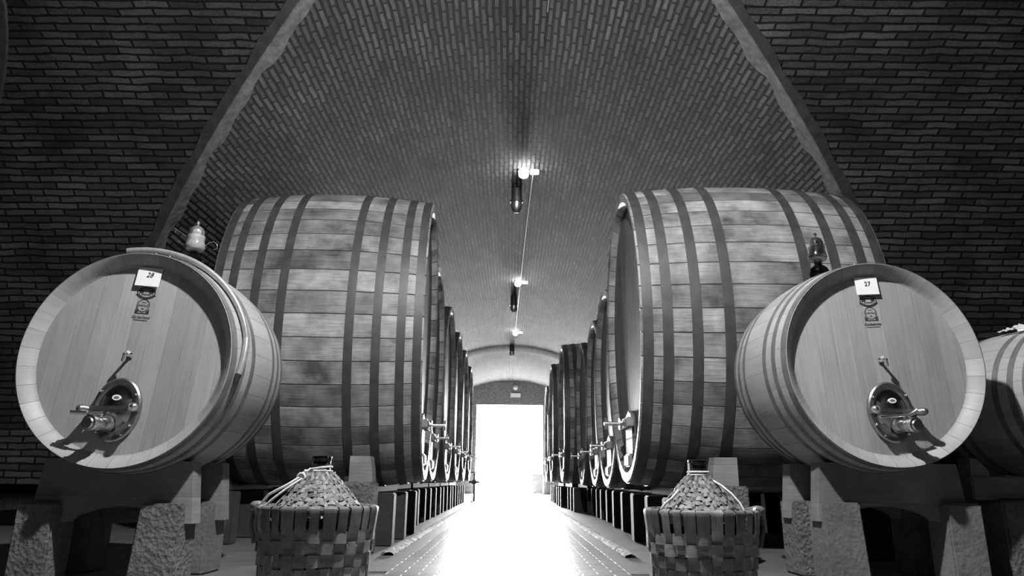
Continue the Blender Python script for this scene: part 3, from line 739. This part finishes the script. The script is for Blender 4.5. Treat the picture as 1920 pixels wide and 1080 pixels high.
def demijohn(loc, label, seed, sc_, hand, cords):
    t = thing('demijohn', label, 'demijohn', loc, 0, 'demijohns in splint baskets'); rnd = random.Random(seed)
    H = 0.475; rt, rb = 0.235 * sc_, 0.165 * sc_
    def rad(z): return rb + (rt - rb) * (z / H) ** 0.8
    zs = 0.49; ztop = 0.682
    bm = new(); zlathe(bm, [(0.02, 0.001), (0.02, 0.12), (0.10, 0.14 * sc_), (0.30, 0.16 * sc_), (0.42, 0.165 * sc_), (0.50, 0.135 * sc_), (0.56, 0.085), (0.60, 0.045), (0.615, 0.038), (0.635, 0.036), (0.645, 0.0375), (0.65, 0.040), (0.655, 0.0375), (0.665, 0.0375), (0.67, 0.0405), (0.682, 0.0405), (0.684, 0.036), (0.684, 0.030), (0.64, 0.028)], 36)
    obj('glass_bottle', bm, M['dark_glass'], t, smooth=50)
    # woven straw sleeve over the shoulder
    bm = new(); L = uvl(bm); NR, NV = 11, 22
    def sr(z):
        q = (z - 0.44) / (0.615 - 0.44); q = min(1, max(0, q)); return (0.185 * sc_) * (1 - q) ** 0.95 + 0.048 * q ** 0.6
    for j in range(NR):
        z = 0.44 + (0.615 - 0.44) * (j + 0.5) / NR; pts, nr, wd = [], [], []
        n = NV * 3; ph = rnd.uniform(0, 6); slope = Vector((0, 0, 0.0098))
        for k in range(n + 1):
            an = 2 * PI * k / n + ph; rr = sr(z) + 0.0045 * math.sin(NV * an + j * PI) + rnd.uniform(-0.002, 0.002)
            d = Vector((math.cos(an), math.sin(an), 0)); zz = z + rnd.uniform(-0.0035, 0.0035)
            pts.append(d * rr + Vector((0, 0, zz))); nr.append((d + Vector((0, 0, 0.6))).normalized())
            wd.append((Vector((0, 0, 0.0085)) - d * 0.0085 * 0.8) * rnd.uniform(0.7, 1.1))
        for k in range(0, n, 5):
            e = min(n, k + 5); strip(bm, pts[k:e + 1], nr[k:e + 1], wd[k:e + 1], 0.004, rnd.randint(0, 90), L)
    for k in range(NV):
        an = 2 * PI * k / NV; d = Vector((math.cos(an), math.sin(an), 0)); tg = Vector((-d.y, d.x, 0)); pts = []
        for j in range(NR * 2 + 1):
            z = 0.43 + (0.618 - 0.43) * j / (NR * 2); pts.append(d * (sr(min(z, 0.614)) + 0.003 - 0.004 * math.cos(PI * j / 2 + k * PI)) + Vector((0, 0, z)))
        strip(bm, pts, [(d + Vector((0, 0, 0.6))).normalized()] * len(pts), [tg * 0.006] * len(pts), 0.003, rnd.randint(0, 90), L)
    obj('straw_sleeve', bm, M['straw'], t, smooth=0)
    # splint basket
    NS = 28; rows = [0.035, 0.085, 0.135, 0.185, 0.235, 0.285, 0.335, 0.375]
    bm = new(); L = uvl(bm)
    for k in range(NS):
        an = 2 * PI * (k + rnd.uniform(-0.06, 0.06)) / NS; d = Vector((math.cos(an), math.sin(an), 0)); tg = Vector((-d.y, d.x, 0))
        pts, nr, wd = [], [], []; hw = rnd.uniform(0.016, 0.027) * sc_
        for j in range(33):
            z = H * j / 32; near = min(range(len(rows)), key=lambda q: abs(rows[q] - z))
            w = math.cos(PI * (z - rows[near]) / 0.05) if z < 0.40 else 0.6
            s = 1 if (near + k) % 2 else -1
            r_ = rad(z) + 0.005 * s * max(-1, min(1, 1.8 * w)) if z < 0.40 else rad(z) + 0.006
            pts.append(d * r_ + Vector((0, 0, z))); nr.append(d); wd.append(tg * hw * (0.72 + 0.28 * z / H))
        lean = tg * rnd.uniform(-0.008, 0.008)
        for q, (dr, dz) in enumerate(((-0.002, 0.006), (-0.010, 0.010), (-0.020, 0.008), (-0.026, -0.004), (-0.028, -0.03 - rnd.uniform(0, 0.03)))):
            nn = (d * (0.9 - q * 0.45) + Vector((0, 0, 0.3 + 0.4 * (q < 3)))).normalized()
            pts.append(d * (rad(H) + 0.005 + dr) + Vector((0, 0, H + dz)) + lean * (q / 4)); nr.append(nn); wd.append(tg * hw)
        strip(bm, pts, nr, wd, 0.0025, k, L)
    bk = obj('basket_uprights', bm, M['splint'], t, smooth=40)
    for j, z0 in enumerate(rows):
        bm = new(); L = uvl(bm); n = NS * 8; pts, nr, wd = [], [], []; hh = rnd.uniform(0.0215, 0.0245)
        for k in range(n + 1):
            an = 2 * PI * k / n; s = max(-1, min(1, 2.2 * math.cos(an * NS / 2 + (j + 1) * PI))); d = Vector((math.cos(an), math.sin(an), 0))
            pts.append(d * (rad(z0) + 0.001 + 0.006 * s) + Vector((0, 0, z0 + 0.003 * math.sin(an * 3 + j)))); nr.append(d); wd.append(Vector((0, 0, hh)))
        strip(bm, pts, nr, wd, 0.0025, j + 40, L); obj('basket_band', bm, M['splint'], t, smooth=40)
    bm = new(); tube(bm, [Vector((math.cos(2 * PI * k / 48), math.sin(2 * PI * k / 48), 0)) * (rt - 0.008) + Vector((0, 0, H - 0.002)) for k in range(49)], 0.011, 8); obj('basket_rim', bm, M['splint'], t)
    # rolled handle grip
    hp = Vector((hand * (rt - 0.005), -0.03, H - 0.006)); bm = new()
    tube(bm, [hp + Vector((hand * -0.02, -0.075, 0.008)), hp + Vector((hand * 0.008, -0.03, 0.012)), hp + Vector((hand * 0.012, 0.03, 0.012)), hp + Vector((hand * -0.01, 0.085, 0.006))], [0.014, 0.02, 0.02, 0.014], 12)
    tube(bm, [hp + Vector((hand * 0.01, -0.02, 0.0)), hp + Vector((hand * 0.016, -0.03, -0.05)), hp + Vector((hand * -0.004, -0.035, -0.13))], 0.008, 8)
    obj('handle', bm, M['splint'], t)
    bm = new()
    for z in (0.622, 0.634):
        tl = 0.006 if hand < 0 else 0.0
        tube(bm, [Vector((0.0435 * math.cos(2 * PI * k / 24), 0.0435 * math.sin(2 * PI * k / 24), z + tl * math.cos(2 * PI * k / 24) * (1 if z > 0.63 else 0))) for k in range(25)], 0.0045, 8)
    for cpts in cords[:2 if hand < 0 else 0] + cords[2 if hand < 0 else 3:]: tube(bm, cpts, 0.005, 8)
    if hand < 0:
        for k in range(3): ball(bm, (-0.064 + 0.006 * k, -0.045, 0.600 + 0.010 * k), 0.012 - 0.002 * k, 10)
        tube(bm, [(-0.066 + 0.016 * math.cos(q * PI / 5), -0.055, 0.592 + 0.02 * math.sin(q * PI / 5)) for q in range(11)], 0.005, 8)
    obj('cord', bm, M['rope'], t, smooth=60)
    if hand > 0:
        for cpts in cords[:3]:
            bm = new(); tube(bm, cpts, 0.005, 8); obj('cord', bm, M['rope'], t, smooth=60)
demijohn((-0.795, 3.02, 0), 'straw-covered demijohn with white cord knotted at its left, in splint basket left of the aisle', 11, 1.02, -1,
         [[(-0.035, -0.03, 0.632), (-0.064, -0.045, 0.604), (-0.105, -0.08, 0.570), (-0.15, -0.085, 0.545), (-0.185, -0.07, 0.528), (-0.215, -0.055, 0.497), (-0.237, -0.04, 0.470)],
          [(-0.04, -0.03, 0.622), (-0.062, -0.055, 0.590), (-0.115, -0.09, 0.548), (-0.16, -0.10, 0.510), (-0.188, -0.095, 0.484)],
          [(-0.02, -0.044, 0.622), (0.0, -0.046, 0.622), (0.03, -0.035, 0.624)]])
demijohn((0.80, 3.05, 0), 'straw-covered demijohn with white cord on both sides, in splint basket right of the aisle', 23, 0.97, 1,
         [[(-0.042, -0.015, 0.67), (-0.043, -0.018, 0.645), (-0.045, -0.02, 0.622)], [(-0.110, -0.10, 0.560), (-0.14, -0.115, 0.532), (-0.17, -0.115, 0.508), (-0.185, -0.10, 0.484)],
          [(0.045, -0.05, 0.600), (0.07, -0.085, 0.580), (0.10, -0.11, 0.550), (0.125, -0.13, 0.515), (0.14, -0.14, 0.478)]])

# ------------------------------------------------------------------ lamps, pendants and cable on the vault
GB = 'small lit lamps along the vault crown'
lamps = [(0.05, 2.45), (0.16, 9.76), (0.14, 15.9), (0.12, 21.7)]
lab = ['small round lamp over the crossing, above the camera', 'lit round lamp on the vault, nearest to the camera', 'lit round lamp at the middle of the vault crown', 'lit round lamp on the vault, closest to the doorway']
for (x, y), lb in zip(lamps, lab):
    zc = za(x); t = thing('ceiling_lamp', lb, 'lamp', (x, y, zc), 0, GB)
    bm = new(); zlathe(bm, [(0.02, 0.001), (0.02, 0.085), (-0.03, 0.085), (-0.045, 0.07), (-0.045, 0.001)], 20); obj('lamp_base', bm, M['white_plastic'], t)
    bm = new(); ball(bm, (0, 0, -0.075), 0.075, 16, 0.8); obj('bulb_globe', bm, M['bulb'], t)
    bm = new(); box(bm, 0.10, 0.24, -0.05, 0.05, -0.06, 0.03, 0.008); obj('junction_box', bm, M['white_plastic'], t)
    if y > 5: lamp_light('ceiling_lamp_light', (x, y - 0.12, zc - 0.13), 14, 0.04)
GP = 'unlit pendant lamps along the vault crown'
for (x, y), lb in zip([(0.06, 10.5), (0.05, 17.4), (0.02, 24.0)], ['dark unlit pendant lamp with grey globe, just beyond the nearest lit lamp', 'dark unlit pendant lamp beyond the middle lit lamp', 'dark pendant lamp hanging under the far bright arch']):
    zc = za(x); t = thing('pendant_lamp', lb, 'lamp', (x, y, zc), 0, GP)
    bm = new(); zlathe(bm, [(0.02, 0.001), (0.02, 0.085), (-0.20, 0.085), (-0.205, 0.105), (-0.235, 0.105), (-0.24, 0.001)], 24); obj('shade', bm, M['black'], t)
    bm = new(); zlathe(bm, [(-0.235, 0.088), (-0.30, 0.09), (-0.36, 0.075), (-0.40, 0.045), (-0.415, 0.001)], 24); obj('globe', bm, M['dark_steel'], t, smooth=60)
bm = new(); pts = [(0.31 - 0.19 * (q / 40) ** 0.8, 9.76 + 12.0 * q / 40, za(0.31 - 0.19 * (q / 40) ** 0.8) - 0.03 - 0.008 * abs(math.sin(q * 0.9))) for q in range(41)]
tube(bm, pts, 0.008, 8); setp(obj('cable', bm, M['white_plastic'], smooth=60), 'thin pale cable linking the lit lamps along the vault', 'cable')
bm = new(); tube(bm, [(0.36, 2.0, za(0.36) - 0.02), (0.35, 5.0, za(0.35) - 0.02), (0.33, 6.0, za(0.33) - 0.02)], 0.008, 8)
setp(obj('cable', bm, M['grey_panel'], smooth=60), 'thin grey cable on the vault at the top edge of the picture', 'cable')

# ------------------------------------------------------------------ things at the doorway
bm = new(); box(bm, -0.24, 0.24, YEND - 0.03, YEND - 0.001, -0.10, 0.10, 0.004); o = obj('sign', bm, M['paper'], smooth=0); o.location = (0.22, 0, 4.5)
setp(o, 'blank white sign board on the wall above the doorway', 'sign')
t = thing('wall_lamp', 'round white wall lamp above the sign over the doorway', 'lamp', (0.22, YEND, 4.86))
bm = new(); lathe(bm, [(-0.001, 0.12), (-0.05, 0.12), (-0.06, 0.10)], 1, 1, 20); obj('lamp_base', bm, M['white_plastic'], t)
bm = new(); lathe(bm, [(-0.05, 0.10), (-0.10, 0.085), (-0.13, 0.05), (-0.14, 0.001)], 1, 1, 20); obj('lamp_globe', bm, M['white_plastic'], t, smooth=60)
bm = new(); box(bm, 1.02, 1.50, YEND - 0.14, YEND - 0.08, 0.04, 0.92, 0.01)
t = thing('barrier_panel', 'low grey panel standing at the right side of the doorway', 'panel', (1.26, YEND - 0.11, 0))
obj('board', bm, M['grey_panel'], t, Matrix.Translation((-1.26, -YEND + 0.11, 0)), smooth=20)
bm = new()
for x in (-0.2, 0.2): box(bm, x - 0.03, x + 0.03, -0.15, 0.15, 0, 0.05)
obj('foot', bm, M['dark_steel'], t, smooth=0)
t = thing('standing_valve', 'dark valve post with cross handle beside the last left cask', 'valve', (-1.02, 20.6, 0))
bm = new(); cyl(bm, (0, 0, 0), (0, 0, 0.8), 0.03, 0.025, 12); cyl(bm, (0, 0, 0), (0, 0, 0.03), 0.10, seg=16); obj('post', bm, M['black'], t)
bm = new(); ball(bm, (0, 0, 0.55), 0.075, 14); cyl(bm, (-0.15, 0, 0.55), (0.15, 0, 0.55), 0.03, seg=12); obj('valve_body', bm, M['black'], t)
bm = new(); cyl(bm, (-0.12, 0, 0.82), (0.12, 0, 0.82), 0.016, seg=10); cyl(bm, (0, -0.12, 0.82), (0, 0.12, 0.82), 0.016, seg=10); obj('cross_handle', bm, M['black'], t)
